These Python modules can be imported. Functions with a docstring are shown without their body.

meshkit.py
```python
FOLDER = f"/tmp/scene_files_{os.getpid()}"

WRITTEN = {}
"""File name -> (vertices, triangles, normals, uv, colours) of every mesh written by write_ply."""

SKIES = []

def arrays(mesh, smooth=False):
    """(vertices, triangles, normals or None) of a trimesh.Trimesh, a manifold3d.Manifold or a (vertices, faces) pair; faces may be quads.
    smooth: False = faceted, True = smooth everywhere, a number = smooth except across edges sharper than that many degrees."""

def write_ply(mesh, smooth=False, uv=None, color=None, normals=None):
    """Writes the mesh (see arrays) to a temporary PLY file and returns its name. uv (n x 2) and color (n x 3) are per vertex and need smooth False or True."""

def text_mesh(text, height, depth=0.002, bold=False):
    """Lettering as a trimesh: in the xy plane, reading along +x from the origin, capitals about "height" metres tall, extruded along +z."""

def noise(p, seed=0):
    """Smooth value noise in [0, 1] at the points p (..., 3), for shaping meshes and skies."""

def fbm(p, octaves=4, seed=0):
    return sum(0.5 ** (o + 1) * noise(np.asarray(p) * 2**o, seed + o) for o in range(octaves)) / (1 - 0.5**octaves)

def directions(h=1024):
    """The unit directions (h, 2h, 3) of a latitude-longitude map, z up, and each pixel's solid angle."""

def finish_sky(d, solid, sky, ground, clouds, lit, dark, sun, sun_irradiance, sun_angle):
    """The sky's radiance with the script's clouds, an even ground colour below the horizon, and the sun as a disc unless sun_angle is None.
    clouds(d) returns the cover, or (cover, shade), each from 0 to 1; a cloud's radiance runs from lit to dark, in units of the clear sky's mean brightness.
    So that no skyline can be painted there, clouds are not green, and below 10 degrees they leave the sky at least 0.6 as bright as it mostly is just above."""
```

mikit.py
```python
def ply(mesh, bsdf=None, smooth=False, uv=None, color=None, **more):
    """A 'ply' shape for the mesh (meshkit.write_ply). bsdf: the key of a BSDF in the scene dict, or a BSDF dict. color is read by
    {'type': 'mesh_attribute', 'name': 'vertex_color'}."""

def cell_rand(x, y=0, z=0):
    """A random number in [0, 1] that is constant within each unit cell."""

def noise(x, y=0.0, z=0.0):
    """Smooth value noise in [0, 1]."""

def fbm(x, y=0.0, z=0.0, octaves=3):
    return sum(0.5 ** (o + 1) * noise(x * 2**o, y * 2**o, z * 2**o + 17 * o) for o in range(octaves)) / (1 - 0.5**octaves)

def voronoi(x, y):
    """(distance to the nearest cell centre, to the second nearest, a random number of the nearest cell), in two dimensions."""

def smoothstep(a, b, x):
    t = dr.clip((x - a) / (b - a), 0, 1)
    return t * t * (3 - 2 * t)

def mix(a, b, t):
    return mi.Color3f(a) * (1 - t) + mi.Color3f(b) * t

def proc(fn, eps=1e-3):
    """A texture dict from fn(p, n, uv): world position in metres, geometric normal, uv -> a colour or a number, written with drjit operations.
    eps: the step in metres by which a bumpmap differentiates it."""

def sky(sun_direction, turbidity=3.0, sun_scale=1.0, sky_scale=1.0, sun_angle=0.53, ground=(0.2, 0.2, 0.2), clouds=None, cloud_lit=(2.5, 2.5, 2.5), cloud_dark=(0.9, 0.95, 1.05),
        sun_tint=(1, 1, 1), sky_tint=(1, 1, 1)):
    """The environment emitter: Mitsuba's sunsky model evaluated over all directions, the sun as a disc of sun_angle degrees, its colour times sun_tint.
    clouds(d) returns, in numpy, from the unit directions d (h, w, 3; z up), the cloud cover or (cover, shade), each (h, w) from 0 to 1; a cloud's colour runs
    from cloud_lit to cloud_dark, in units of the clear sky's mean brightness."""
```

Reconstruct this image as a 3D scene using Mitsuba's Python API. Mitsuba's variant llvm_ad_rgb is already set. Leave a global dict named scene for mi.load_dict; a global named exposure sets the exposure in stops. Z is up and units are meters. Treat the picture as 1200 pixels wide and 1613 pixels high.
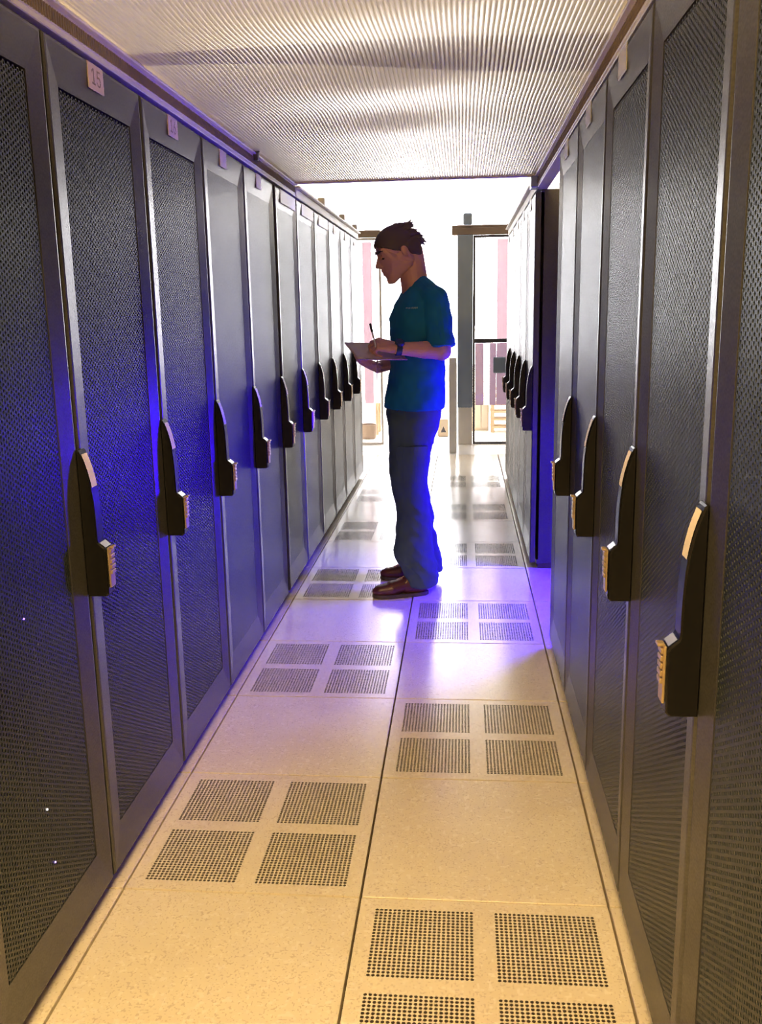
import math, random
import numpy as np, trimesh, manifold3d as m3
import drjit as dr
import mitsuba as mi
import mikit, meshkit
from mikit import fbm, noise, smoothstep, mix, cell_rand

T = mi.ScalarTransform4f
scene, labels = {}, {}
rng = np.random.default_rng(7)

# ------------------------------------------------------------------ camera, exposure, lights
CAM = np.array([0.2488, -2.0118, 1.4062])
PITCH, YAW, ROLL = 0.2126, 0.0898, -0.018
_f = np.array([-math.sin(YAW) * math.cos(PITCH), math.cos(YAW) * math.cos(PITCH), -math.sin(PITCH)])
_r = np.array([math.cos(YAW), math.sin(YAW), 0.0])
_u0 = np.cross(_r, _f)
_u = -_r * math.sin(ROLL) + _u0 * math.cos(ROLL)
scene['camera'] = {'type': 'perspective', 'fov_axis': 'x', 'fov': math.degrees(2 * math.atan(600 / 1457.7)),
                   'near_clip': 0.05, 'far_clip': 100.0,
                   'to_world': T().look_at(origin=CAM.tolist(), target=(CAM + _f).tolist(), up=_u.tolist())}
exposure = 0.18
WINDOW_LIGHT = (12.0, 12.0, 12.6)       # daylight behind the frosted window panes at the far end
FAR_LAMP = (10.0, 9.8, 9.5)           # ceiling lamps of the far room
WARM_LAMP = (92.0, 61.0, 23.0)          # warm ceiling lamp of the near end, behind the camera
ROOF_LAMP = (15.0, 12.5, 8.5)          # warm ceiling lamp above the roof sheets
BLUE_LED = (10.0, 0.0, 320.0)             # blue flood light in the gap of the right row


def emitter(rgb):
    return {'type': 'area', 'radiance': {'type': 'rgb', 'value': list(rgb)}}


# ------------------------------------------------------------------ helpers
def add(key, mesh, bsdf, smooth=False, label=None, category=None, group=None, kind=None, **more):
    scene[key] = mikit.ply(mesh, bsdf, smooth=smooth, **more)
    note(key, label, category, group, kind)
    return key


def note(key, label=None, category=None, group=None, kind=None):
    d = {}
    if label: d['label'] = label
    if category: d['category'] = category
    if group: d['group'] = group
    if kind: d['kind'] = kind
    if d: labels[key] = d


_used = {}


def num(base):
    n = _used.get(base, 0)
    _used[base] = n + 1
    return base if n == 0 else f'{base}_{n:03d}'


def box(x0, x1, y0, y1, z0, z1, c=0.0):
    """A box, chamfered by c on all edges."""
    if c <= 0:
        b = trimesh.creation.box(extents=(x1 - x0, y1 - y0, z1 - z0))
        b.apply_translation(((x0 + x1) / 2, (y0 + y1) / 2, (z0 + z1) / 2))
        return b
    p = []
    for sx, a in ((1, x0), (-1, x1)):
        for sy, b_ in ((1, y0), (-1, y1)):
            for sz, d in ((1, z0), (-1, z1)):
                p += [(a, b_ + sy * c, d + sz * c), (a + sx * c, b_, d + sz * c), (a + sx * c, b_ + sy * c, d)]
    return trimesh.convex.convex_hull(np.array(p))


def cat(*ms):
    return trimesh.util.concatenate([m for m in ms if m is not None])


def mirror_x(m):
    v = np.array(m.vertices) * [-1, 1, 1]
    return trimesh.Trimesh(v, np.array(m.faces)[:, ::-1], process=False)


def quads(v, q):
    q = np.asarray(q)
    return trimesh.Trimesh(np.asarray(v, float), np.vstack([q[:, [0, 1, 2]], q[:, [0, 2, 3]]]), process=False)


def rod(a, b, ra, rb=None, n=16):
    return tri(bone(a, ra, b, ra if rb is None else rb, n))


def sph(c, r, n=20):
    return m3.Manifold.sphere(r, n).translate([float(x) for x in c])


def ell(c, r, n=36, rot=(0, 0, 0)):
    return m3.Manifold.sphere(1.0, n).scale([float(x) for x in r]).rotate([float(x) for x in rot]).translate([float(x) for x in c])


def bone(a, ra, b, rb, n=20):
    return m3.Manifold.batch_hull([sph(a, ra, n), sph(b, rb, n)])


def hull(*items, n=20):
    return m3.Manifold.batch_hull([sph(c, r, n) for c, r in items])


def union(ms):
    return m3.Manifold.batch_boolean(list(ms), m3.OpType.Add)


def tri(man):
    m = man.to_mesh()
    return trimesh.Trimesh(np.array(m.vert_properties[:, :3], float), np.array(m.tri_verts, int), process=False)


def smoothed(man, length, it=12):
    t = tri(man.refine_to_length(length))
    t.merge_vertices()
    trimesh.smoothing.filter_taubin(t, lamb=0.5, nu=0.53, iterations=it)
    return t


def to_man(t):
    return m3.Manifold(m3.Mesh(np.asarray(t.vertices, np.float32), np.asarray(t.faces, np.uint32)))


def rgb(*v):
    return {'type': 'rgb', 'value': list(v)}


def pri(name, color, rough=0.5, metal=0.0, spec=0.5, two=True, **kw):
    b = {'type': 'principled', 'base_color': color if isinstance(color, dict) else rgb(*color),
         'roughness': rough, 'metallic': metal, 'specular': spec, **kw}
    scene[name] = {'type': 'twosided', 'bsdf': b} if two else b
    return name


# ------------------------------------------------------------------ materials
def tile_fn(p, n, uv):
    s = noise(p.x * 260, p.y * 260, p.z * 50)
    s2 = noise(p.x * 120 + 9, p.y * 120, 3.0)
    b = fbm(p.x * 3, p.y * 3, 0.0)
    c = mix([0.80, 0.73, 0.60], [0.74, 0.66, 0.53], smoothstep(0.35, 0.75, b))
    c = mix(c, [0.55, 0.46, 0.36], 0.55 * smoothstep(0.70, 0.86, s))
    return mix(c, [0.88, 0.83, 0.74], 0.5 * smoothstep(0.72, 0.9, s2))


pri('tile_mat', mikit.proc(tile_fn), 0.18, 0, 0.55)
pri('joint_mat', (0.07, 0.055, 0.04), 0.8)


def rack_fn(p, n, uv):
    return mix([0.028, 0.029, 0.031], [0.040, 0.040, 0.041], noise(p.x * 300, p.y * 300, p.z * 300))


pri('rack_mat', mikit.proc(rack_fn), 0.36, 0.0, 0.8)
pri('mesh_mat', (0.013, 0.020, 0.023), 0.42, 0.0, 0.65)
def far_mesh_fn(p, n, uv):
    # perforations too small to pick apart from here: a fine dark grain over the sheet's own colour
    return mix([0.011, 0.018, 0.021], [0.019, 0.028, 0.032], noise(p.x * 400, p.y * 260, p.z * 180))


pri('far_mesh_mat', mikit.proc(far_mesh_fn), 0.42, 0.0, 0.55)
pri('inside_mat', (0.012, 0.012, 0.013), 0.7)
pri('handle_mat', (0.0035, 0.0035, 0.004), 0.32, 0, 0.35)
pri('brass_mat', (0.55, 0.42, 0.25), 0.35, 0.7)
pri('chrome_mat', (0.75, 0.74, 0.72), 0.25, 0.9)
pri('sticker_mat', (0.80, 0.72, 0.58), 0.5)
pri('label_mat', (0.80, 0.62, 0.55), 0.45)
pri('white_label_mat', (0.85, 0.85, 0.85), 0.45)
pri('print_mat', (0.30, 0.20, 0.16), 0.6)
pri('alu_mat', (0.85, 0.80, 0.72), 0.45, 0.0)
pri('cream_mat', (0.78, 0.74, 0.66), 0.5)
pri('brush_mat', (0.20, 0.15, 0.10), 0.7)


def sheet_fn(p, n, uv):
    return mix([0.92, 0.86, 0.74], [0.80, 0.74, 0.64], fbm(p.x * 2.5, p.y * 1.6, 0.0))


scene['sheet_mat'] = {'type': 'blendbsdf', 'weight': 0.55,
                      'a': {'type': 'principledthin', 'base_color': mikit.proc(sheet_fn), 'roughness': 0.3, 'diff_trans': 0.6, 'spec_trans': 0.2, 'eta': 1.6},
                      'b': {'type': 'twosided', 'bsdf': {'type': 'roughconductor', 'material': 'none', 'alpha': 0.11, 'specular_reflectance': rgb(.80, .77, .72)}}}
pri('white_mat', (0.82, 0.81, 0.79), 0.6)
pri('beige_mat', (0.70, 0.62, 0.48), 0.6)
pri('slab_mat', (0.80, 0.77, 0.72), 0.3)
pri('post_mat', (0.22, 0.28, 0.36), 0.35, 0.3)
pri('dark_mat', (0.05, 0.045, 0.05), 0.45)
pri('brown_mat', (0.26, 0.18, 0.12), 0.5)
pri('wood_mat', (0.50, 0.37, 0.22), 0.6)
pri('carton_mat', (0.45, 0.36, 0.25), 0.7)
pri('pale_mat', (0.70, 0.66, 0.60), 0.6)
scene['glass_mat'] = {'type': 'thindielectric', 'int_ior': 1.5}
scene['pink_strip_mat'] = {'type': 'principledthin', 'base_color': rgb(0.40, 0.28, 0.33), 'roughness': 0.4, 'diff_trans': 0.9, 'spec_trans': 0.0}
scene['mauve_strip_mat'] = {'type': 'principledthin', 'base_color': rgb(0.22, 0.15, 0.20), 'roughness': 0.4, 'diff_trans': 0.8, 'spec_trans': 0.0}
scene['clear_strip_mat'] = {'type': 'principledthin', 'base_color': rgb(0.92, 0.88, 0.92), 'roughness': 0.3, 'diff_trans': 1.2, 'spec_trans': 0.0}
pri('skin_mat', (0.68, 0.36, 0.27), 0.45, 0, 0.45)


def shirt_fn(p, n, uv):
    return mix([0.012, 0.155, 0.31], [0.008, 0.12, 0.25], noise(p.x * 40, p.y * 40, p.z * 25))


def trouser_fn(p, n, uv):
    return mix([0.070, 0.115, 0.135], [0.048, 0.083, 0.10], fbm(p.x * 25, p.y * 25, p.z * 12))


pri('shirt_mat', mikit.proc(shirt_fn), 0.8, 0, 0.25, sheen=0.3)
pri('trouser_mat', mikit.proc(trouser_fn), 0.85, 0, 0.2)
pri('shoe_mat', (0.085, 0.022, 0.018), 0.35)
pri('sole_mat', (0.06, 0.045, 0.03), 0.6)
pri('hair_mat', (0.085, 0.060, 0.050), 0.5, 0, 0.4)
pri('watch_mat', (0.012, 0.030, 0.075), 0.3)
pri('board_mat', (0.50, 0.36, 0.26), 0.5)
pri('paper_mat', (0.62, 0.52, 0.46), 0.6)
pri('logo_mat', (0.35, 0.42, 0.45), 0.6)
pri('pen_white_mat', (0.8, 0.8, 0.8), 0.4)
pri('lamp_case_mat', (0.8, 0.8, 0.8), 0.5)

# ------------------------------------------------------------------ room shell
P = 0.6                      # tile and rack pitch
XF = 0.62                    # rack fronts at x = -XF and +XF
RX, Y0, Y1, ZC = 3.2, -4.6, 11.2, 3.05
add('wall_left', box(-RX - .1, -RX, Y0 - .1, Y1 + .1, -.35, ZC), 'beige_mat', kind='structure')
add('wall_right', box(RX, RX + .1, Y0 - .1, Y1 + .1, -.35, ZC), 'beige_mat', kind='structure')
add('wall_near', box(-RX, RX, Y0 - .1, Y0, -.35, ZC), 'beige_mat', kind='structure')
add('ceiling', box(-RX - .1, RX + .1, Y0 - .1, Y1 + .1, ZC, ZC + .1), 'white_mat', kind='structure')
# back wall with the opening of the window
WX0, WX1, WZ0, WZ1 = -1.55, 1.75, 0.62, 2.90
add('wall_back', cat(box(-RX, WX0, Y1, Y1 + .15, -.1, ZC), box(WX1, RX, Y1, Y1 + .15, -.1, ZC),
                     box(WX0, WX1, Y1, Y1 + .15, -.1, WZ0), box(WX0, WX1, Y1, Y1 + .15, WZ1, ZC)), 'white_mat', kind='structure')
note('window_1', 'wide frosted window full of white daylight in the far wall', kind='structure')
fr = []
for x in np.linspace(WX0, WX1, 4):
    fr.append(box(max(x - .03, WX0), min(x + .03, WX1), Y1 + .0, Y1 + .06, WZ0, WZ1, .004))
for z in (WZ0, WZ1 - .05):
    fr.append(box(WX0, WX1, Y1 + .0, Y1 + .06, z, z + .05, .004))
add('window_1__frame', cat(*fr), 'white_mat')
xs = np.linspace(WX0, WX1, 4)
for i in range(3):
    v = [(xs[i] + .02, Y1 + .05, WZ0 + .03), (xs[i + 1] - .02, Y1 + .05, WZ0 + .03), (xs[i + 1] - .02, Y1 + .05, WZ1 - .03), (xs[i] + .02, Y1 + .05, WZ1 - .03)]
    k = num('window_1__pane')
    add(k, quads(v, [[0, 1, 2, 3]]), 'white_mat')
    scene[k]['emitter'] = emitter(WINDOW_LIGHT)

# ------------------------------------------------------------------ raised floor
add('floor', box(-RX, RX, Y0, Y1, -.35, -.30), 'joint_mat', kind='structure')
add('floor__landing', box(-RX, RX, 7.203, Y1, -.05, 0.0, .002), 'slab_mat')
G = 0.0030


def plain_tile():
    return box(G, P - G, G, P - G, -.032, 0, .0012)


def vent_tile(n=22):
    q0, w = .040, .236
    spans = [(q0, q0 + w), (P - q0 - w, P - q0)]
    p = w / n
    parts = []
    ang = np.arange(8) * math.pi / 4
    inner = np.stack([np.cos(ang), np.sin(ang)], 1) * p * .385
    outer = np.array([(1, 0), (1, 1), (0, 1), (-1, 1), (-1, 0), (-1, -1), (0, -1), (1, -1)]) * p / 2
    V, F = [], []
    c = np.array([(a[0] + (i + .5) * p, b[0] + (j + .5) * p) for a in spans for b in spans for i in range(n) for j in range(n)])
    N = len(c)
    top_o = np.concatenate([c[:, None] + outer[None], np.zeros((N, 8, 1))], 2)
    top_i = np.concatenate([c[:, None] + inner[None], np.zeros((N, 8, 1))], 2)
    bot_i = top_i - [0, 0, .012]
    V = np.concatenate([top_o, top_i, bot_i], 1).reshape(-1, 3)
    k = np.arange(8)
    k2 = (k + 1) % 8
    at = (np.arange(N) * 24)[:, None, None]
    parts.append(quads(V, (np.stack([k, k2, k2 + 8, k + 8], 1)[None] + at).reshape(-1, 4)))
    holes = quads(V, (np.stack([k + 8, k2 + 8, k2 + 16, k + 16], 1)[None] + at).reshape(-1, 4))
    holes.remove_unreferenced_vertices()

    def flat(x0, x1, y0, y1):
        return quads([(x0, y0, 0), (x1, y0, 0), (x1, y1, 0), (x0, y1, 0)], [[0, 1, 2, 3]])
    e = G
    (a0, a1), (b0, b1) = spans
    parts += [flat(e, P - e, e, a0), flat(e, P - e, b1, P - e), flat(e, P - e, a1, b0)]
    for (u0, u1) in spans:
        parts += [flat(e, a0, u0, u1), flat(a1, b0, u0, u1), flat(b1, P - e, u0, u1)]
    s = [(e, e), (P - e, e), (P - e, P - e), (e, P - e)]
    for i in range(4):
        (xa, ya), (xb, yb) = s[i], s[(i + 1) % 4]
        parts.append(quads([(xa, ya, -.032), (xb, yb, -.032), (xb, yb, 0), (xa, ya, 0)], [[0, 1, 2, 3]]))
    return cat(*parts), holes


plain_ply = mikit.ply(plain_tile(), 'tile_mat')
_vt, _vh = vent_tile()
vent_ply, hole_ply = mikit.ply(_vt, 'tile_mat'), mikit.ply(_vh, 'joint_mat')
for k in range(-4, 12):
    for c in (-2, -1, 0, 1, 2):
        if c == 2 and k not in (2, 3, 4, 5):
            continue
        vent = (c == -1 and k % 2 == 0 and 0 <= k <= 10) or (c == 0 and k % 2 == 1 and -1 <= k <= 10)
        key = num('floor__perforated_tile' if vent else 'floor__tile')
        scene[key] = {**(vent_ply if vent else plain_ply), 'to_world': T().translate([c * P, k * P, 0])}
        if vent:
            scene[key + '__holes'] = {**hole_ply, 'to_world': T().translate([c * P, k * P, 0])}
            labels[key + '__holes'] = {'label': 'dark punched holes', 'kind': 'stuff'}

# ------------------------------------------------------------------ racks
MY0, MY1, MZ0, MZ1 = .080, .525, .140, 1.897


def mesh_panel(z1=MZ1):
    a = .0115
    s = a * math.sqrt(3) / 2
    ny, nz = int((MY1 - MY0 - .009) / s) + 1, int((z1 - MZ0 - .012) / a) + 1
    c = np.array([(MY0 + .0045 + i * s, MZ0 + .0045 + (j + .5 * (i % 2)) * a) for i in range(ny) for j in range(nz)])
    ang = np.arange(6) * math.pi / 3
    d = np.stack([np.cos(ang), np.sin(ang)], 1)
    N = len(c)

    def ring(r, x):
        yz = c[:, None] + d[None] * r
        return np.concatenate([np.full((N, 6, 1), x), yz], 2)
    V = np.concatenate([ring(a / math.sqrt(3), -.0075), ring(.0036, -.0075), ring(.0036, -.0095)], 1).reshape(-1, 3)
    k = np.arange(6)
    k2 = (k + 1) % 6
    q = np.concatenate([np.stack([k, k2, k2 + 6, k + 6], 1), np.stack([k + 6, k2 + 6, k2 + 12, k + 12], 1)])
    Q = (q[None] + (np.arange(N) * 18)[:, None, None]).reshape(-1, 4)
    return quads(V, Q)


def loops_frame(loops):
    """A frame swept through four-corner loops; each loop is (x, y0, y1, z0, z1)."""
    v = []
    for x, a, b, c, d in loops:
        v += [(x, a, c), (x, b, c), (x, b, d), (x, a, d)]
    q = []
    for i in range(len(loops)):
        j = (i + 1) % len(loops)
        for k in range(4):
            q.append([i * 4 + k, i * 4 + (k + 1) % 4, j * 4 + (k + 1) % 4, j * 4 + k])
    return quads(v, q)


def door_frame(wide=False, z1=MZ1):
    a, b, c, d = .0085, P - .0040, .032, 1.992
    if wide:
        a = .045
    y0 = MY0 + (.03 if wide else 0)
    return loops_frame([(-.030, a, b, c, d), (-.005, a, b, c, d), (-.001, a + .004, b - .004, c + .004, d - .004),
                        (0, a + .010, b - .010, c + .010, d - .010),
                        (-.0070, y0, MY1, MZ0, z1), (-.028, y0, MY1, MZ0, z1)])


def handle_profile():
    """Outline in (x out of the door, z): lock box below, lever curving in towards the door above."""
    z0 = .770
    p = [(.0, 0), (.044, 0), (.050, .006), (.052, .050), (.052, .108), (.048, .116), (.035, .128), (.033, .134)]
    for t in np.linspace(0, 1, 9)[1:]:
        p.append((.033 - .026 * t ** 3.2, .134 + .206 * t))
    p += [(.004, .343), (.0, .343)]
    return [(x, z + z0) for x, z in p]


def extrude_y(poly, y0, y1, c=.003):
    """A prism over the (x, z) outline between y0 and y1, its rims chamfered by c."""
    from shapely.geometry import Polygon
    big = Polygon(poly)
    n = len(poly)
    ctr = np.array(poly).mean(0)
    pts = np.array(poly)
    e = np.roll(pts, -1, 0) - pts
    nrm = np.stack([e[:, 1], -e[:, 0]], 1)
    nrm /= np.linalg.norm(nrm, axis=1, keepdims=True) + 1e-12
    if Polygon(poly).exterior.is_ccw is False:
        nrm = -nrm
    vn = nrm + np.roll(nrm, 1, 0)
    vn /= np.linalg.norm(vn, axis=1, keepdims=True) + 1e-12
    small = pts - vn * c
    rings = [(small, y0), (pts, y0 + c), (pts, y1 - c), (small, y1)]
    v = np.concatenate([np.stack([r[:, 0], np.full(n, y), r[:, 1]], 1) for r, y in rings])
    q = []
    for i in range(3):
        for k in range(n):
            q.append([i * n + k, i * n + (k + 1) % n, (i + 1) * n + (k + 1) % n, (i + 1) * n + k])
    t = quads(v, q)
    _, f = trimesh.creation.triangulate_polygon(Polygon(small), engine='earcut')
    vv, f = trimesh.creation.triangulate_polygon(Polygon(small), engine='earcut')
    c0 = trimesh.Trimesh(np.stack([vv[:, 0], np.full(len(vv), y0), vv[:, 1]], 1), f, process=False)
    c1 = trimesh.Trimesh(np.stack([vv[:, 0], np.full(len(vv), y1), vv[:, 1]], 1), f[:, ::-1], process=False)
    return cat(t, c0, c1)


def lever_patch(t0, t1, y0, y1, off=.0012):
    v, q = [], []
    ts = np.linspace(t0, t1, 5)
    for t in ts:
        x, z = .033 - .026 * t ** 3.2 + off, .770 + .134 + .206 * t
        v += [(x, y0, z), (x, y1, z)]
    for i in range(4):
        q.append([2 * i, 2 * i + 1, 2 * i + 3, 2 * i + 2])
    return quads(v, q)


HY0, HY1 = -.012, .030


def dial_strip():
    m = [box(.0515, .0560, HY0 + .006, HY1 - .006, .790, .886, .0012)]
    for i in range(5):
        m.append(box(.0555, .0600, HY0 + .009, HY1 - .009, .822 + i * .0125, .831 + i * .0125, .0012))
    m.append(box(.0555, .065, HY0 + .012, HY1 - .012, .8835, .8885, .001))
    return cat(*m)


PART = {
    'body': cat(box(-1.02, -.046, .003, .019, .028, 2.0), box(-1.02, -.046, P - .019, P - .003, .028, 2.0), box(-1.02, -.030, .003, P - .003, 1.993, 2.005, .002),
                box(-1.02, -.036, .003, P - .003, .028, .05), box(-1.02, -1.0, .003, P - .003, .028, 2.0)),
    'inside': cat(box(-.16, -.15, .02, P - .02, .05, 1.99), *[box(-.16, -.138, .06, P - .06, .10 + i * .0889, .10 + i * .0889 + .082, .003) for i in range(20)]),
    'plinth': box(-1.0, -.045, .006, P - .006, .0, .028),
    'frame': door_frame(), 'frame_wide': door_frame(True),
    'panel': mesh_panel(),
    'plain_panel': box(-.0095, -.0075, MY0 - .006, MY1 + .006, MZ0 - .006, MZ1 + .006),
    'handle': extrude_y(handle_profile(), HY0, HY1),
    'dial': dial_strip(),
    'catch': quads([(.0500, HY0 + .004, .8875), (.0500, HY1 - .004, .8875), (.0370, HY1 - .004, .8985), (.0370, HY0 + .004, .8985)], [[0, 1, 2, 3]]),
    'sticker': lever_patch(.60, .97, HY0 + .005, HY1 - .005),
    'label': box(-.002, .0015, .240, .334, 1.931, 1.990, .0008),
    'label_right': box(-.002, .0015, .305, .415, 1.937, 1.996, .0008),
    'header': box(-.002, .0015, .17, .575, 1.928, 1.990, .0008),
}
PARTM = {'body': 'rack_mat', 'inside': 'inside_mat', 'plinth': 'joint_mat', 'frame': 'rack_mat', 'frame_wide': 'rack_mat', 'panel': 'mesh_mat', 'plain_panel': 'far_mesh_mat', 'handle': 'handle_mat',
         'dial': 'brass_mat', 'catch': 'chrome_mat', 'sticker': 'sticker_mat', 'label': 'label_mat', 'label_right': 'white_label_mat', 'header': 'white_label_mat'}
PLY = {}
for k, m in PART.items():
    PLY['L', k] = mikit.ply(m, PARTM[k])
    PLY['R', k] = mikit.ply(mirror_x(m), PARTM[k])
for s in 'LR':
    scene['door_mesh_' + ('left' if s == 'L' else 'right')] = {'type': 'shapegroup', 'sheet': PLY[s, 'panel']}


def rack(side, k, label, group, number=None, header=False, wide=False):
    key = num('server_rack')
    note(key, label, 'server rack', group)
    tw = T().translate([-XF if side == 'L' else XF, k * P, 0])

    def put(name, part, lab=None):
        scene[f'{key}__{name}'] = {**PLY[side, part], 'to_world': tw}
        if lab:
            labels[f'{key}__{name}'] = {'label': lab}
    put('body', 'body')
    put('equipment', 'inside')
    put('plinth', 'plinth')
    put('door', 'frame_wide' if wide else 'frame')
    if k >= (2 if side == 'L' else 1):
        put('door__perforated_sheet', 'plain_panel')
    else:
        scene[f'{key}__door__perforated_sheet'] = {'type': 'instance', 'group': {'type': 'ref', 'id': 'door_mesh_' + ('left' if side == 'L' else 'right')}, 'to_world': tw}
    put('door__handle', 'handle', 'black swing handle')
    put('door__lock_dial', 'dial', 'brass coloured lock dial strip')
    put('door__handle_catch', 'catch', 'shiny catch')
    put('door__handle_sticker', 'sticker', 'pale sticker at the tip of the handle')
    if header:
        put('header_plate', 'header', 'white name plate above the door')
    else:
        put('number_label', 'label' if side == 'L' else 'label_right', 'pinkish number label' if side == 'L' else 'white label')
        if number:
            t = meshkit.text_mesh(number, .036, .0006)
            t.apply_translation([-t.bounds[:, 0].mean(), 0, 0])
            v = np.array(t.vertices)
            w = np.stack([v[:, 2] + .0014, v[:, 0] + .287, v[:, 1] + 1.943], 1)
            add(f'{key}__number_label__number', trimesh.Trimesh(w + [-XF, k * P, 0], t.faces, process=False), 'print_mat')
    return key


lw = ['nearest on the left, cut off by the left edge of the photo', 'second on the left, number 15 on the label above its door',
      'third on the left, number 16 on its small pinkish label', 'fourth from the near end of the left row',
      'fifth on the left, just before three with white name plates', 'nearest of three on the left with white name plates',
      'middle one of three on the left with white name plates', 'farthest of three on the left with white name plates',
      'third from the far end of the left row', 'second from the far end of the left row, beside the clipboard',
      'last at the far end of the left row']
nums = [None, '15', '16', None, None]
for i, k in enumerate(range(-1, 10)):
    r_ = rack('L', k, 'black server rack: ' + lw[i], 'server racks of the left row', number=nums[i] if i < 5 else None, header=4 <= k <= 6, wide=k == 4)
    if k == -1:
        for j, (y, z, c) in enumerate(((-.297, .389, 'w'), (-.285, .257, 'b'), (-.313, .818, 'b'))):
            kk = f'{r_}__status_light' + (f'_{j:03d}' if j else '')
            add(kk, tri(sph((-XF - .0070, y, z), .0026, 12)), 'white_mat', label='tiny white status light' if c == 'w' else 'tiny blue status light')
            scene[kk]['emitter'] = emitter((4, 4, 4) if c == 'w' else (.1, .0, 3))
rw = {-2: 'nearest on the right, cut off by the right edge of the photo', -1: 'second on the right, with the largest handle in the photo',
      0: 'third on the right, second largest handle of the row', 1: 'fourth on the right, second before the blue-lit gap', 2: 'fifth on the right, last before the blue-lit gap',
      5: 'first beyond the right gap, dark blue side panel in view', 6: 'second beyond the blue-lit gap of the right row', 7: 'third beyond the blue-lit gap of the right row',
      8: 'second from the far end of the right row', 9: 'last at the far end of the right row'}
for k in rw:
    rack('R', k, 'black server rack: ' + rw[k], 'server racks of the right row')

# aluminium rails that carry the roof sheets along both rack tops
for side, s in (('left', -1), ('right', 1)):
    m = cat(*[box(min(s * a, s * b), max(s * a, s * b), y0, y1, z0, z1, .002) for a, b, y0, y1, z0, z1 in
              ((XF + .004, XF + .06, -1.0, 3.02, 2.006, 2.020), (XF + .004, XF + .012, -1.0, 3.02, 2.020, 2.062), (XF - .010, XF + .012, -1.0, 3.02, 2.060, 2.068))])
    add(f'trim_{1 if s < 0 else 2}', m, 'alu_mat', kind='structure')
    teeth = [box(min(s * (XF + .001), s * (XF + .004)), max(s * (XF + .001), s * (XF + .004)), y, y + .006, 2.024, 2.052) for y in np.arange(-.8, 3.0, .013)]
    add(f'trim_{1 if s < 0 else 2}__brush_strip', cat(*teeth), 'brush_mat', kind='stuff')
add('trim_1__clip', cat(box(-XF - .004, -XF + .016, 2.02, 2.05, 2.036, 2.072, .002), box(-XF + .01, -XF + .02, 2.028, 2.042, 2.066, 2.10, .002)), 'dark_mat')
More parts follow.
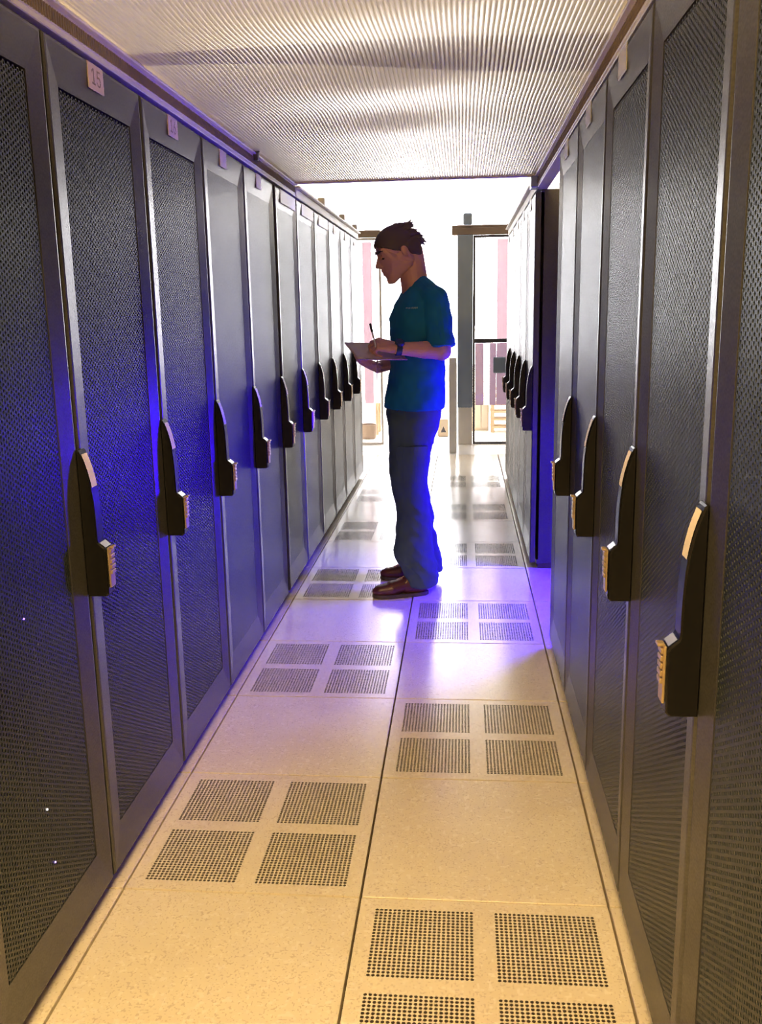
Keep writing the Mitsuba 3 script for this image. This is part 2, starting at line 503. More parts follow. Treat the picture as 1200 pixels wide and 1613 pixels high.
for side, s, y0 in ((3, -1, 3.03), (4, 1, 3.0)):
    a, b = sorted((s * (XF + .002), s * (XF + .05)))
    add(f'trim_{side}', cat(box(a, b, y0, 6.0, 2.006, 2.05, .004), box(min(s * (XF - .02), s * (XF + .03)), max(s * (XF - .02), s * (XF + .03)), y0, 6.0, 2.05, 2.06, .003)), 'cream_mat', kind='structure')
for i, y in enumerate((3.9, 4.9, 5.7)):
    add('trim_3__clip' + (f'_{i:03d}' if i else ''), box(-XF - .02, -XF + .02, y, y + .05, 2.058, 2.10, .004), 'cream_mat')
add('trim_4__bracket', cat(box(XF - .03, XF + .02, 2.92, 3.03, 2.006, 2.06, .003), box(XF - .012, XF + .0, 2.99, 3.06, 2.02, 2.12, .003)), 'post_mat')

# corrugated roof sheets over the aisle
def roof_sheet(y0, y1, z, sag, skew=0.0):
    pitch, per = .0125, 6
    n = int(1.27 / pitch)
    x = np.linspace(-n * pitch / 2, n * pitch / 2, n * per + 1)
    y = np.linspace(0, 1, 56)
    Xg, Tg = np.meshgrid(x, y)
    Yg = y0 + (y1 - y0) * Tg + skew * Xg * np.where(Tg > .5, 1, 0)
    rib = .0016 * np.abs(np.sin(Xg / pitch * math.pi)) ** .8
    edge = 1 - (Xg / .64) ** 2
    Zg = z - rib + sag(Yg, Xg) * edge
    v = np.stack([Xg, Yg, Zg], -1).reshape(-1, 3)
    r, c = Xg.shape
    i, j = np.meshgrid(np.arange(r - 1), np.arange(c - 1), indexing='ij')
    a = (i * c + j).ravel()
    q = np.stack([a, a + c, a + c + 1, a + 1], 1)
    low = quads(v, q)
    return low


def sag(y, x):
    return .0125 * np.sin((y - .42 + .12 * x) * 8.05) * np.exp(-np.clip(y - 1.35, 0, 9) ** 2 / .22) * np.exp(-np.clip(.2 - y, 0, 9) ** 2 / .3)


add('ceiling__roof_sheet', roof_sheet(-1.0, .76, 2.072, sag, .2), 'sheet_mat', smooth=40, label='ribbed translucent roof sheet over the near aisle')
add('ceiling__roof_sheet_001', roof_sheet(.52, 3.0, 2.0755, sag), 'sheet_mat', smooth=40, label='ribbed roof sheet over the middle of the aisle')
add('ceiling__end_bar', box(-.62, .62, 2.99, 3.02, 2.066, 2.084, .003), 'alu_mat')

# ------------------------------------------------------------------ end of the aisle: glass doors in a dark frame, far room behind
DY = 7.9
add('wall_end', cat(box(-RX, -.98, DY, DY + .08, 0, 2.25), box(.86, RX, DY, DY + .08, 0, 2.25)), 'white_mat', kind='structure')
add('door_1', cat(box(-.98, -.60, DY, DY + .07, 2.165, 2.235, .004), box(.14, .86, DY, DY + .07, 2.165, 2.235, .004), box(.14, .86, DY + .01, DY + .06, 2.235, 2.262, .004)), 'brown_mat', kind='structure')
note('door_1', 'glazed double door with a dark head frame at the end of the aisle', kind='structure')
add('door_1__post', box(.195, .355, DY - .02, DY + .08, .40, 2.165, .006), 'post_mat', label='dark grey post between the doorway and the right leaf')
add('door_1__post_foot', box(.20, .35, DY + .0, DY + .06, .0, .40, .004), 'pale_mat')
add('door_1__closer', box(.255, .345, DY - .09, DY, 2.262, 2.37, .01), 'post_mat', label='grey door closer on the head frame')
# right leaf


def yframe(y, d, x0, x1, z0, z1, wx, wz):
    return cat(box(x0, x0 + wx, y, y + d, z0, z1, .003), box(x1 - wx, x1, y, y + d, z0, z1, .003), box(x0 + wx, x1 - wx, y, y + d, z0, z0 + wz, .003), box(x0 + wx, x1 - wx, y, y + d, z1 - wz, z1, .003))


def yquad(x0, x1, y, z0, z1):
    return quads([(x0, y, z0), (x1, y, z0), (x1, y, z1), (x0, y, z1)], [[0, 1, 2, 3]])


add('door_1__right_leaf', yframe(DY, .04, .357, .86, .005, 2.16, .02, .022), 'dark_mat', label='right glass leaf')
add('door_1__right_leaf__pane', yquad(.377, .84, DY + .02, .027, 2.138), 'glass_mat')
add('door_1__right_leaf__push_bar', box(.357, .86, DY - .05, DY - .02, 1.075, 1.115, .006), 'dark_mat', label='dark push bar')
add('door_1__right_leaf__lock_case', box(.57, .70, DY - .04, DY, .76, .925, .006), 'post_mat', label='grey lock case')
add('door_1__left_leaf', yframe(DY, .04, -.98, -.60, .005, 2.16, .02, .022), 'pale_mat', label='left glass leaf')
add('door_1__left_leaf__pane', yquad(-.96, -.62, DY + .02, .027, 2.138), 'glass_mat')
# the open middle leaf, edge on
add('door_1__open_leaf', cat(box(.115, .185, DY - .62, DY - .01, .004, .95, .004)), 'white_mat', label='white edge of the leaf that stands open')
# strips hanging behind the glass
for i, (x0, x1, z0, z1, m, c) in enumerate(((.385, .50, 1.10, 2.12, 'clear_strip_mat', 'clear'), (.505, .60, 1.10, 2.12, 'clear_strip_mat', 'clear'), (.605, .72, 1.10, 2.12, 'pink_strip_mat', 'pink'),
                                            (.725, .83, 1.10, 2.12, 'clear_strip_mat', 'clear'),
                                            (.385, .47, .42, 1.07, 'mauve_strip_mat', 'mauve'), (.475, .53, .42, 1.07, 'clear_strip_mat', 'clear'), (.535, .60, .42, 1.07, 'mauve_strip_mat', 'mauve'), (.605, .72, .42, 1.07, 'mauve_strip_mat', 'mauve'), (.725, .83, .42, 1.07, 'clear_strip_mat', 'clear'),
                                            (-.95, -.80, .45, 2.12, 'clear_strip_mat', 'clear'), (-.795, -.70, .45, 2.12, 'pink_strip_mat', 'pink'), (-.695, -.62, .45, 2.12, 'clear_strip_mat', 'clear'))):
    par = 'door_1__right_leaf' if x0 > 0 else 'door_1__left_leaf'
    add(num(par + '__glazing_strip'), yquad(x0, x1, DY + .032, z0, z1), m, label=f'{c} strip')
# far room things seen through the doors
def shelf_unit():
    k = 'storage_shelf'
    note(k, 'low wooden storage shelf with many slats behind the right glass door', 'shelf')
    for i, x in enumerate((.60, .86)):
        add(num(k + '__upright'), box(x - .02, x + .02, 8.9, 8.94, 0, .62, .003), 'wood_mat')
    for z in (.05, .14, .23, .32, .41, .50):
        add(num(k + '__slat'), box(.58, .88, 8.88, 9.2, z, z + .025, .003), 'wood_mat')


shelf_unit()
note('cabinet', 'low beige cabinet seen through the lower right glass', 'cabinet')
add('cabinet__body', box(.30, .56, 9.1, 9.4, .0, .46, .006), 'beige_mat')
for i in range(3):
    add(num('cabinet__door'), box(.31 + i * .082, .385 + i * .082, 9.08, 9.1, .03, .44, .004), 'beige_mat')
note('carton', 'small carton with a dark triangle mark on the floor of the doorway', 'box')
add('carton__body', box(-.03, .085, 8.55, 8.68, .002, .20, .003), 'carton_mat')
add('carton__triangle_mark', trimesh.Trimesh([(.0, 8.549, .05), (.062, 8.549, .05), (.031, 8.549, .12)], [[0, 1, 2]], process=False), 'dark_mat', label='dark triangle mark')
note('side_table', 'low beige table seen through the left glass leaf', 'table')
add('side_table__tabletop', box(-1.02, -.70, 8.7, 9.1, .43, .46, .004), 'wood_mat')
for x in (-1.0, -.76):
    for y in (8.74, 9.04):
        add(num('side_table__leg'), box(x, x + .03, y, y + .03, 0, .43, .003), 'wood_mat')
add('storage_bin', trimesh.creation.revolve([(0, 0), (.08, 0), (.09, .02), (.10, .16), (.09, .16), (.08, .02), (0, .02)], sections=24).apply_translation((-.82, 8.45, .001)), 'brown_mat', smooth=30,
    label='small round brown bin on the floor behind the left glass leaf', category='bin')

# ------------------------------------------------------------------ lamps
def panel_lamp(x, y, w, d, rgb_, label):
    k = num('ceiling_lamp')
    note(k, label, 'ceiling lamp')
    add(k + '__housing', cat(box(x - w / 2 - .02, x + w / 2 + .02, y - d / 2 - .02, y + d / 2 + .02, ZC - .05, ZC - .012, .004)), 'lamp_case_mat')
    z = ZC - .052
    add(k + '__diffuser', quads([(x - w / 2, y - d / 2, z), (x - w / 2, y + d / 2, z), (x + w / 2, y + d / 2, z), (x + w / 2, y - d / 2, z)], [[0, 1, 2, 3]]), 'lamp_case_mat')
    scene[k + '__diffuser']['emitter'] = emitter(rgb_)


panel_lamp(.0, 9.4, 1.8, .6, FAR_LAMP, 'white ceiling lamp of the far room beyond the glass doors')
panel_lamp(.1, -2.7, 1.2, .6, WARM_LAMP, 'warm ceiling lamp behind the near end of the aisle')
panel_lamp(-.2, .2, 1.2, .6, ROOF_LAMP, 'warm ceiling lamp above the near roof sheet')
def turned(m, deg, at):
    m = m.copy()
    m.apply_transform(trimesh.transformations.rotation_matrix(math.radians(deg), [0, 0, 1]))
    m.apply_translation(at)
    return m


note('flood_light', 'hooded blue flood light standing in the gap of the right rack row', 'lamp')
FA, FD = (1.36, 2.72, 0), 30.0                                          # it faces -x, turned towards the near end
add('flood_light__face', turned(quads([(-.03, -.24, .55), (-.03, -.24, .74), (-.03, .24, .74), (-.03, .24, .55)], [[0, 1, 2, 3]]), FD, FA), 'lamp_case_mat')
scene['flood_light__face']['emitter'] = emitter(BLUE_LED)
add('flood_light__housing', turned(cat(box(-.028, .05, -.26, .26, .53, .76, .004), box(-.27, .05, -.26, .26, .761, .775, .003)), FD, FA), 'dark_mat', label='dark hooded housing')
add('flood_light__stand', turned(cat(box(.0, .03, -.015, .015, .02, .53, .003), box(-.10, .12, -.10, .10, .001, .02, .004)), FD, FA), 'dark_mat')

# ------------------------------------------------------------------ the man with the clipboard
FWD = np.array([-.94, -.342, 0.0])          # the way his trunk faces
LFT = np.array([.342, -.94, 0.0])           # his left side, towards the near end of the aisle
UP = np.array([0, 0, 1.0])


def basis(c, fwd, lft, up):
    return lambda f, l, u: np.asarray(c) + f * fwd + l * lft + u * up


def rot_about(v, axis, a):
    axis = axis / np.linalg.norm(axis)
    return v * math.cos(a) + np.cross(axis, v) * math.sin(a) + axis * np.dot(axis, v) * (1 - math.cos(a))


# head frame: turned a little to the aisle, bent down towards the clipboard
HS = 1.10
_hf = np.array([-math.cos(.30), -math.sin(.30), 0])
_hl = np.cross(UP, _hf)
TILT = .36
HF, HU, HL = rot_about(_hf, _hl, TILT), rot_about(UP, _hl, TILT), _hl
HC = np.array([-.058, 2.600, 1.690])
Hd = basis(HC, HF * HS, HL * HS, HU * HS)


def hmesh(man_or_tri):
    """From head coordinates (forward, left, up) to the world."""
    t = man_or_tri if isinstance(man_or_tri, trimesh.Trimesh) else tri(man_or_tri)
    M = np.stack([HF, HL, HU], 1) * HS
    return trimesh.Trimesh(t.vertices @ M.T + HC, t.faces, process=False)


NECK0 = np.array([.018, 2.620, 1.500])       # base of the neck between the shoulders
NS = np.array([.045, 2.625, 1.500])          # middle of the shoulder line
inv = lambda w: np.linalg.solve(np.stack([HF, HL, HU], 1) * HS, np.asarray(w) - HC)
skull = [ell((.002, 0, .034), (.091, .072, .074)),
         hull(((.066, .028, .028), .024), ((.066, -.028, .028), .024), ((.045, .046, -.020), .022), ((.045, -.046, -.020), .022), ((-.012, .050, -.060), .018), ((-.012, -.050, -.060), .018),
              ((.070, .012, -.104), .015), ((.070, -.012, -.104), .015), ((.082, 0, -.055), .020)),
         hull(((.074, .030, .024), .014), ((.084, 0, .020), .013), ((.074, -.030, .024), .014)),
         hull(((.086, 0, .012), .008), ((.113, 0, -.026), .0085), ((.094, .013, -.034), .008), ((.094, -.013, -.034), .008)),
         hull(((.096, 0, -.052), .0075), ((.086, .020, -.056), .006), ((.086, -.020, -.056), .006)),
         hull(((.094, 0, -.068), .008), ((.085, .018, -.066), .006), ((.085, -.018, -.066), .006)),
         hull(((.082, 0, -.104), .013), ((.076, 0, -.098), .018)),
         ell((-.010, .071, -.006), (.017, .009, .027), 24, (0, 12, 10)), ell((-.010, -.071, -.006), (.017, .009, .027), 24, (0, 12, -10)),
         hull(((-.005, .044, -.010), .026), ((-.005, -.044, -.010), .026), ((-.020, .040, -.045), .026), ((-.020, -.040, -.045), .026), ((.03, .040, -.03), .026), ((.03, -.040, -.03), .026)),
         bone(inv(HC - .055 * HU * HS - .030 * HF * HS), .052, inv(NECK0), .058), bone(inv(HC - .02 * HU * HS - .055 * HF * HS), .050, inv(NECK0 + [.008, 0, -.02]), .060)]
skull = union(skull)
for s in (1, -1):
    skull = skull - ell((.088, s * .033, .004), (.018, .017, .011), 20)
for s in (1, -1):
    skull = skull + ell((.073, s * .034, .005), (.014, .015, .010), 24)
head = to_man(hmesh(smoothed(skull, .005, 5)))

# arms and hands
SH_L, SH_R = NS + LFT * .165 + FWD * -.02 + UP * -.055, NS + LFT * -.17 + FWD * .0 + UP * -.055
EL_L, WR_L = np.array([.150, 2.435, 1.222]), np.array([-.062, 2.372, 1.240])
EL_R, WR_R = np.array([-.020, 2.805, 1.190]), np.array([-.165, 2.560, 1.140])
arm_l = [bone(SH_L, .055, EL_L, .046), bone(EL_L, .043, EL_L + .35 * (WR_L - EL_L) + [0, 0, .002], .041), bone(EL_L + .35 * (WR_L - EL_L), .041, WR_L, .027)]
arm_r = [bone(SH_R, .055, EL_R, .044), bone(EL_R, .042, EL_R + .35 * (WR_R - EL_R), .040), bone(EL_R + .35 * (WR_R - EL_R), .040, WR_R, .027)]


def hand(W, d, n, pinky, fingers, thumb, palm_len=.088):
    """A palm and five fingers. d: along the hand, n: out of its back, pinky: towards the little finger. fingers: four lists of (bend in degrees) from the index on."""
    out = []
    d, n, pinky = (np.asarray(a, float) / np.linalg.norm(a) for a in (d, n, pinky))
    at = lambda a, b, c: W + a * d + b * pinky + c * n
    kn = [at(palm_len, -.030, .002), at(palm_len + .004, -.010, .005), at(palm_len - .002, .011, .003), at(palm_len - .010, .030, -.001)]
    out.append(hull((W, .024), (at(.02, -.018, 0), .019), (at(.02, .018, 0), .018), *[(k - n * .004, .0125) for k in kn]))
    L = [(.043, .026, .021), (.048, .030, .022), (.044, .028, .021), (.034, .021, .019)]
    for k, (ls, bends) in enumerate(zip(L, fingers)):
        p, dirn = kn[k], d.copy()
        r = (.0105, .0095, .0085, .0078) if k < 3 else (.0095, .0085, .0077, .0070)
        ax = np.cross(n, d)          # bending towards the palm
        a = 0
        for j in range(3):
            a += math.radians(bends[j])
            dj = rot_about(d, ax, a)
            q = p + dj * ls[j]
            out.append(bone(p, r[j], q, r[j + 1], 14))
            p = q
    p = at(.018, -.022, -.006)
    for q, ra, rb in zip(thumb, (.016, .012, .010), (.0125, .0105, .0085)):
        w = at(*q)
        out.append(bone(p, ra, w, rb, 14))
        p = w
    return smoothed(union(out), .0032, 4)


hl_d, hl_n = np.array([-.96, .02, .26]), np.array([.20, -.52, .83])
hl_p = -np.cross(hl_d, hl_n)
hl_p = hl_p if hl_p[1] < 0 else -hl_p
hand_l = hand(WR_L, hl_d, hl_n, hl_p, [(38, 55, 30), (48, 60, 35), (58, 68, 40), (66, 72, 42)], [(.045, -.040, -.020), (.075, -.036, -.036), (.098, -.026, -.044)])
hr_d = np.array([-.62, -.72, .30])
hr_n = np.array([-.10, -.28, -.95])
hr_p = np.cross(hr_d, hr_n)
hr_p = hr_p if hr_p[0] < 0 else -hr_p
hand_r = hand(WR_R, hr_d, hr_n, hr_p, [(10, 18, 12), (12, 20, 14), (14, 24, 16), (18, 26, 18)], [(.040, -.040, .000), (.070, -.050, .004), (.096, -.052, .010)])


def ring_mesh(levels, n=40, power=2.3, cap=True):
    """A body from stacked rings: (centre, forward half, sideways half, forward axis). The rings are rounded ovals."""
    a = np.arange(n) * 2 * math.pi / n
    ca, sa = np.cos(a), np.sin(a)
    ex = np.sign(ca) * np.abs(ca) ** (2 / power)
    ey = np.sign(sa) * np.abs(sa) ** (2 / power)
    v = []
    for c, rf, rl, fw in levels:
        fw = np.asarray(fw, float)
        lf = np.cross(UP, fw)
        v.append(np.asarray(c) + ex[:, None] * rf * fw + ey[:, None] * rl * lf)
    m = len(v)
    v = np.concatenate(v + [[v[0].mean(0)], [v[-1].mean(0)]])
    k = np.arange(n)
    k2 = (k + 1) % n
    f = []
    for i in range(m - 1):
        f += [np.stack([i * n + k, i * n + k2, (i + 1) * n + k2], 1), np.stack([i * n + k, (i + 1) * n + k2, (i + 1) * n + k], 1)]
    f += [np.stack([np.full(n, m * n), k2, k], 1), np.stack([np.full(n, m * n + 1), (m - 1) * n + k, (m - 1) * n + k2], 1)]
    return trimesh.Trimesh(v, np.vstack(f), process=False)


def smooth_levels(keys, n):
    """Interpolates ring keys (z, x, y, forward half, sideways half) to n rings."""
    from scipy.interpolate import PchipInterpolator
    k = np.array(keys, float)
    z = np.linspace(k[0, 0], k[-1, 0], n)
    g = [PchipInterpolator(k[:, 0], k[:, j])(z) for j in range(1, 5)]
    return [((g[0][i], g[1][i], z[i]), g[2][i], g[3][i], FWD) for i in range(n)]


torso_in = tri(union([hull((NECK0 + UP * -.03, .06), (SH_L, .05), (SH_R, .05), ((.03, 2.62, 1.25), .11)), hull(((.03, 2.62, 1.3), .11), ((.02, 2.62, .98), .115)),
                      bone((.02, 2.56, .93), .085, (-.02, 2.54, .5), .055), bone((-.02, 2.54, .5), .055, (.035, 2.515, .10), .042), hull(((.035, 2.515, .09), .04), ((-.09, 2.47, .045), .034)),
                      bone((.03, 2.69, .93), .085, (.0, 2.72, .5), .055), bone((.0, 2.72, .5), .055, (.06, 2.79, .10), .042), hull(((.06, 2.79, .09), .04), ((-.10, 2.775, .045), .034))]))
body = union([head, to_man(smoothed(to_man(torso_in), .03, 3)), to_man(smoothed(union(arm_l), .008, 8)), to_man(smoothed(union(arm_r), .008, 8)), to_man(hand_l), to_man(hand_r)])
add('person', tri(body), 'skin_mat', smooth=50, label='man in a dark T-shirt and cargo trousers writing on a clipboard in the aisle', category='person')

# face and hair
for s in (1, -1):
    k = num('person__eye')
    add(k, hmesh(hull(((.086, s * .026, -.002), .0022), ((.084, s * .036, -.004), .0026), ((.074, s * .045, -.001), .0018), n=12)), 'handle_mat', smooth=True, label='lowered eye')
    add(num('person__eyebrow'), hmesh(hull(((.096, s * .014, .026), .0035), ((.091, s * .032, .031), .004), ((.078, s * .047, .029), .003), n=12)), 'hair_mat', smooth=40)
cap = ell((.003, 0, .037), (.095, .077, .079), 40) - ell((.10, 0, -.03), (.105, .12, .082), 40)
cut = m3.Manifold.cube([.5, .5, .3], True).rotate([0, -24, 0]).translate([.0, 0, -.165])
cap = cap - cut
parts_h = [cap, hull(((-.070, .032, .020), .030), ((-.070, -.032, .020), .030), ((-.066, .026, -.030), .026), ((-.066, -.026, -.030), .026), ((-.035, .050, .015), .024), ((-.035, -.050, .015), .024))]
hr = random.Random(3)
for i in range(70):
    a = hr.uniform(-1.0, 1.0)
    t = hr.uniform(0, 1)
    base = np.array([-.035 - .045 * t, .055 * a, .095 - .060 * t + -.02 * abs(a)])
    dirn = np.array([-.75 - .25 * t + hr.uniform(-.2, .2), .35 * a + hr.uniform(-.25, .25), .30 - 1.0 * t + hr.uniform(-.25, .25)])
    dirn /= np.linalg.norm(dirn)
    L = hr.uniform(.028, .058)
    parts_h.append(m3.Manifold.batch_hull([sph(base, .011, 8), sph(base + dirn * L * .55, .007, 8), sph(base + dirn * L + [0, 0, -.008], .0015, 6)]))
for i in range(60):
    a, t = hr.uniform(-1, 1), hr.uniform(0, 1)
    base = np.array([.055 - .10 * t, .050 * a, .088 + .016 * math.sin(t * 3) - .022 * a * a])
    parts_h.append(m3.Manifold.batch_hull([sph(base, .010, 8), sph(base + [-.030, .006 * a, .006 + .006 * hr.random()], .004, 6)]))

for tip, root in (((-.098, .020, .094), (-.060, .015, .085)), ((-.106, -.01, .085), (-.065, -.01, .080)), ((-.118, .015, -.016), (-.085, .02, .03)), ((-.122, .0, .000), (-.085, .0, .04)),
                  ((-.124, .02, .022), (-.08, .02, .045)), ((-.112, -.02, -.010), (-.085, -.02, .03)), ((-.090, .03, .105), (-.055, .03, .08))):
    parts_h.append(m3.Manifold.batch_hull([sph(root, .016, 10), sph(.5 * (np.array(root) + tip), .010, 8), sph(tip, .0015, 6)]))
add('person__hair', hmesh(union(parts_h)), 'hair_mat', smooth=35)

# T-shirt: trunk and two sleeves
trunk = ring_mesh(smooth_levels([(.935, .008, 2.615, .140, .172), (.965, .010, 2.615, .146, .176), (1.05, .018, 2.615, .136, .172), (1.16, .024, 2.615, .128, .170), (1.28, .028, 2.617, .130, .180),
                                 (1.38, .034, 2.620, .130, .190), (1.445, .044, 2.622, .118, .185), (1.49, .052, 2.624, .098, .145), (1.525, .052, 2.624, .076, .088)], 40), 56)
sl_l = hull((SH_L + [.0, .0, .0], .066), (SH_L + .55 * (EL_L - SH_L), .066), (SH_L + .86 * (EL_L - SH_L) + [0.0, 0, 0], .068))
sl_r = hull((SH_R, .064), (SH_R + .80 * (EL_R - SH_R), .066))
shirt = to_man(trunk) + sl_l + sl_r
cutter = lambda S, E, f: m3.Manifold.batch_hull([m3.Manifold.cylinder(.2, .12, .12, 24)])


def cut_beyond(man, S, E, f):
    d = (E - S) / np.linalg.norm(E - S)
    return man.trim_by_plane((-d).tolist(), float(-np.dot(S + f * (E - S), d)))


sl_l, sl_r = cut_beyond(sl_l, SH_L, EL_L, .93), cut_beyond(sl_r, SH_R, EL_R, .86)
yoke = hull((SH_L + UP * .012 + LFT * .008, .062), (SH_R + UP * .012, .060), (NECK0 + [.012, .004, .044], .050), (NECK0 + [-.005, .0, -.022], .052))
shirt = smoothed(to_man(trunk) + sl_l + sl_r + yoke, .014, 10)
p = np.array(shirt.vertices)
nrm = np.array(shirt.vertex_normals)
fold = (meshkit.fbm(p * [9, 9, 16], 3, 1) - .5) * .016 + (meshkit.noise(p * [6, 6, 30] + p[:, :1] * 14, 5) - .5) * .012 * (1.3 - p[:, 2])
shirt.vertices = p + nrm * fold[:, None]
neck_hole = hull((NECK0 + [-.030, -.008, .022], .046), (NECK0 + [-.070, -.02, .085], .075))
shirt = to_man(shirt) - neck_hole
add('person__t_shirt', tri(shirt), 'shirt_mat', smooth=50, label='dark teal blue T-shirt')
# small pale print on the left breast
ray_o = np.array([-.03, 2.2, 1.425]) + 0
S = tri(shirt)


def on_shirt(x, z):
    """The shirt's surface seen from the near end of the aisle at (x, z)."""
    tr = S.triangles
    a, b, c = tr[:, 0][:, [0, 2]], tr[:, 1][:, [0, 2]], tr[:, 2][:, [0, 2]]
    q = np.array([x, z])
    cr = lambda u, v: u[:, 0] * v[:, 1] - u[:, 1] * v[:, 0]
    w0, w1, w2 = cr(b - a, q - a), cr(c - b, q - b), cr(a - c, q - c)
    hit = ((w0 >= 0) & (w1 >= 0) & (w2 >= 0)) | ((w0 <= 0) & (w1 <= 0) & (w2 <= 0))
    s_ = w0 + w1 + w2
    hit &= np.abs(s_) > 1e-14
    y = (w1 * tr[:, 0, 1] + w2 * tr[:, 1, 1] + w0 * tr[:, 2, 1])[hit] / s_[hit]
    return y.min()


pr, x0 = [], -.020
for w in (.006, .004, .009, .005, .007, .011, .005):
    v = [(x, on_shirt(x, z) - .0015, z) for x, z in ((x0, 1.420), (x0 + w, 1.420), (x0 + w, 1.427), (x0, 1.427))]
    pr.append(quads(v, [[0, 1, 2, 3]]))
    x0 += w + .002
add('person__t_shirt__print', cat(*pr), 'logo_mat', label='small pale print on the left breast')

# trousers
def leg(keys):
    k = np.array(keys, float)
    from scipy.interpolate import PchipInterpolator
    z = np.linspace(k[0, 0], k[-1, 0], 36)
    g = [PchipInterpolator(k[:, 0], k[:, j])(z) for j in range(1, 5)]
    return ring_mesh([((g[0][i], g[1][i], z[i]), g[2][i], g[3][i], FWD) for i in range(36)], 40, 2.1)


near = leg([(.045, .045, 2.505, .078, .070), (.10, .040, 2.508, .088, .076), (.22, .006, 2.522, .100, .080), (.35, .006, 2.535, .090, .078), (.46, -.006, 2.545, .086, .082), (.56, -.022, 2.55, .090, .090), (.72, -.012, 2.555, .104, .105), (.86, .006, 2.565, .120, .110), (.97, .014, 2.60, .115, .11)])
far = leg([(.045, .062, 2.790, .078, .070), (.10, .052, 2.785, .088, .076), (.22, .020, 2.765, .096, .080), (.35, .010, 2.745, .088, .078), (.46, -.004, 2.730, .084, .080), (.56, -.020, 2.715, .088, .088), (.72, -.012, 2.700, .102, .100), (.86, .006, 2.680, .118, .110), (.97, .014, 2.65, .115, .11)])
hips = ring_mesh(smooth_levels([(.76, .0, 2.622, .100, .140), (.86, .002, 2.622, .122, .160), (.96, .008, 2.618, .132, .168), (1.02, .012, 2.615, .125, .160)], 14), 40)
tr_ = smoothed(union([to_man(near), to_man(far), to_man(hips)]), .016, 8)
p, nrm = np.array(tr_.vertices), np.array(tr_.vertex_normals)
fold = (meshkit.fbm(p * [10, 10, 14], 3, 4) - .5) * .020 + (meshkit.noise(np.stack([p[:, 0] * 8, p[:, 1] * 8, p[:, 2] * 34 + p[:, 0] * 30], 1), 9) - .5) * .014 * np.clip(1.1 - p[:, 2] * 1.1, .25, 1)
tr_.vertices = p + nrm * fold[:, None]
add('person__trousers', tr_, 'trouser_mat', smooth=60, label='dark grey cargo trousers')


def on_leg(z, ang, keys, out):
    k = np.array(keys, float)
    g = [np.interp(z, k[:, 0], k[:, j]) for j in range(1, 5)]
    lf = np.cross(UP, FWD)
    return np.array([g[0], g[1], z]) + (g[2] + out) * math.cos(ang) * FWD + (g[3] + out) * math.sin(ang) * lf


NK = [(.35, .006, 2.535, .090, .078), (.46, -.006, 2.545, .086, .082), (.56, -.022, 2.55, .090, .090), (.72, -.012, 2.555, .104, .105), (.86, .006, 2.565, .120, .110)]


def patch(z0, z1, a0, a1, out, th):
    Z, A = np.meshgrid(np.linspace(z0, z1, 8), np.linspace(a0, a1, 10), indexing='ij')
    o = np.array([on_leg(z, a, NK, out) for z, a in zip(Z.ravel(), A.ravel())])
    i_ = np.array([on_leg(z, a, NK, out - th) for z, a in zip(Z.ravel(), A.ravel())])
    q = [[r * 10 + c, r * 10 + c + 1, (r + 1) * 10 + c + 1, (r + 1) * 10 + c] for r in range(7) for c in range(9)]
    loop = [c for c in range(10)] + [r * 10 + 9 for r in range(1, 8)] + [70 + c for c in range(8, -1, -1)] + [r * 10 for r in range(6, 0, -1)]
    side = [[loop[i], loop[(i + 1) % len(loop)], 80 + loop[(i + 1) % len(loop)], 80 + loop[i]] for i in range(len(loop))]
    return quads(np.vstack([o, i_]), q + side)


add('person__trousers__cargo_pocket', cat(patch(.585, .735, .75, 1.95, .014, .03), patch(.70, .765, .70, 2.0, .019, .03)), 'trouser_mat', label='flapped cargo pocket on the thigh')

# shoes
def shoe(heel, toe):
    heel, toe = np.asarray(heel, float), np.asarray(toe, float)
    d = toe - heel
    L = np.linalg.norm(d)
    d /= L
    s = np.cross(UP, d)
    at = lambda a, b, c: heel + d * a * L + s * b + UP * c
    up = smoothed(union([hull((at(.13, 0, .045), .034), (at(.16, 0, .085), .032), (at(.38, 0, .070), .034), (at(.40, 0, .05), .038)), hull((at(.38, 0, .062), .034), (at(.66, .010, .045), .034), (at(.66, -.010, .045), .034)),
                         hull((at(.66, .012, .042), .033), (at(.66, -.012, .042), .033), (at(.88, .008, .036), .026), (at(.88, -.008, .036), .026), (at(.94, 0, .034), .020))]), .007, 6)
    a = np.linspace(0, 1, 15)
    w = np.interp(a, [0, .05, .18, .45, .70, .88, .96, 1], [.012, .026, .036, .035, .045, .038, .025, .010])
    pts = [at(t, ww, z) for t, ww in zip(a, w) for z in (.003, .020)] + [at(t, -ww, z) for t, ww in zip(a, w) for z in (.003, .020)]
    sole = trimesh.convex.convex_hull(np.array(pts))
    k = num('person__shoe')
    add(k, up, 'shoe_mat', smooth=50, label='dark reddish brown shoe')
    add(k + '__sole', sole, 'sole_mat', label='brown sole')


shoe((.075, 2.510, 0), (-.200, 2.430, 0))
shoe((.120, 2.790, 0), (-.190, 2.765, 0))

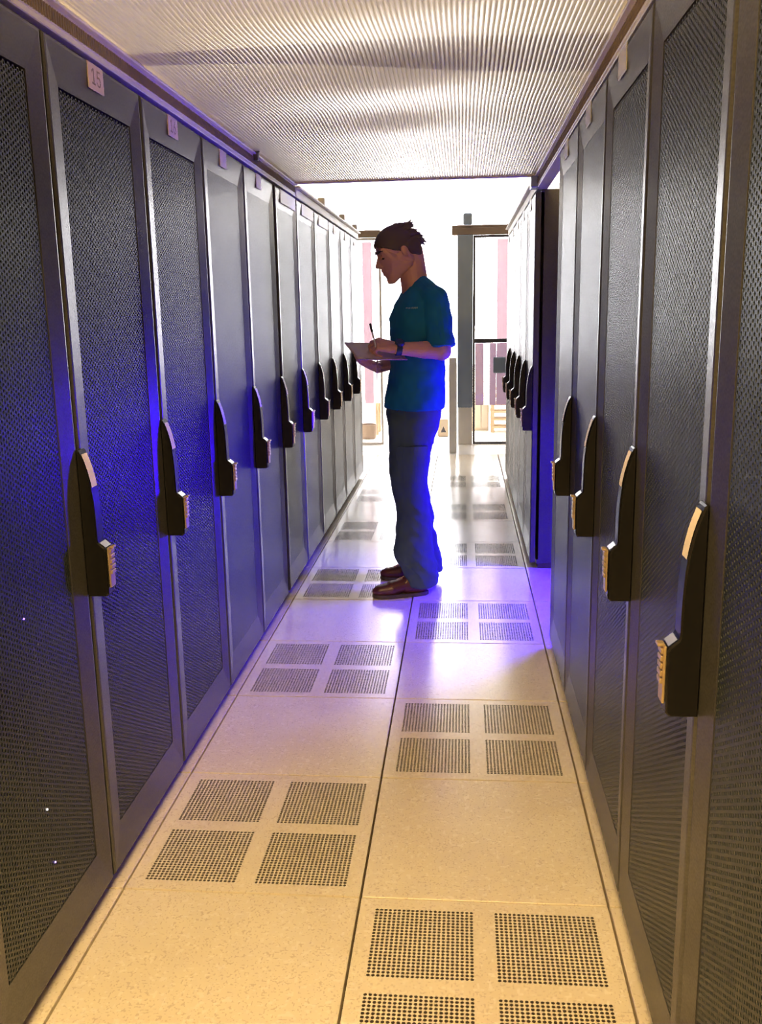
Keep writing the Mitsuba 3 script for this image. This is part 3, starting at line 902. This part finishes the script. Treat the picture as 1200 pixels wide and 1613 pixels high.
# wrist watch
wd = (WR_L - EL_L) / np.linalg.norm(WR_L - EL_L)
wc = WR_L - wd * .012
wn = np.array([0, -.60, .80]); wn -= wd * np.dot(wn, wd); wn /= np.linalg.norm(wn)
ws = np.cross(wd, wn)
a = np.arange(32) * math.pi / 16
st = []
for hw, r0 in ((.013, .034), (-.013, .034), (-.013, .029), (.013, .029)):
    st.append(wc + wd * hw + r0 * (np.cos(a)[:, None] * wn + np.sin(a)[:, None] * ws))
k, k2 = np.arange(32), (np.arange(32) + 1) % 32
band = quads(np.concatenate(st), np.vstack([np.stack([i * 32 + k, i * 32 + k2, (i + 1) % 4 * 32 + k2, (i + 1) % 4 * 32 + k], 1) for i in range(4)]))
add('person__watch', band, 'watch_mat', smooth=40, label='dark blue wrist watch')
cyl = m3.Manifold.cylinder(.012, .023, .021, 32)
t = tri(cyl)
M = np.stack([wd, ws, wn], 1)
add('person__watch__case', trimesh.Trimesh(t.vertices @ M.T + wc + wn * .030, t.faces if np.linalg.det(M) > 0 else t.faces[:, ::-1], process=False), 'watch_mat', smooth=40)

# clipboard and pen
BD = np.array([-.232, 2.290, 1.196])                                   # its near left corner
ad, dc = np.array([-.085, .180, .072]), np.array([.222, .116, -.010])  # to the far left corner, to the near right corner
bn = np.cross(dc, ad); bn /= np.linalg.norm(bn)
uu, vv = dc / np.linalg.norm(dc), ad / np.linalg.norm(ad)


def plate(u0, u1, v0, v1, h0, h1, c=.001):
    b = box(u0, u1, v0, v1, h0, h1, c)
    return trimesh.Trimesh(BD + np.array(b.vertices) @ np.stack([uu, vv, bn]), b.faces, process=False)


note('clipboard', 'tan clipboard with paper held level in front of the man', 'clipboard')
Lu, Lv = np.linalg.norm(dc), np.linalg.norm(ad)
add('clipboard__board', plate(0, Lu, 0, Lv, -.004, 0), 'board_mat')
add('clipboard__paper', plate(.006, Lu - .02, .006, Lv - .006, .0006, .002, .0003), 'paper_mat')
add('clipboard__clip', cat(plate(Lu - .03, Lu - .004, Lv * .28, Lv * .72, .002, .010, .002)), 'chrome_mat')
pa, pb = np.array([-.150, 2.352, 1.232]), np.array([-.178, 2.345, 1.352])
note('pen', 'slim white pen with a dark end in the left hand of the man', 'pen')
add('pen__barrel', rod(pa + .1 * (pb - pa), pa + .74 * (pb - pa), .0040), 'pen_white_mat', smooth=40)
add('pen__cap', rod(pa + .74 * (pb - pa), pb, .0052), 'handle_mat', smooth=40)
add('pen__tip', rod(pa, pa + .1 * (pb - pa), .0012, .0038), 'handle_mat', smooth=40)
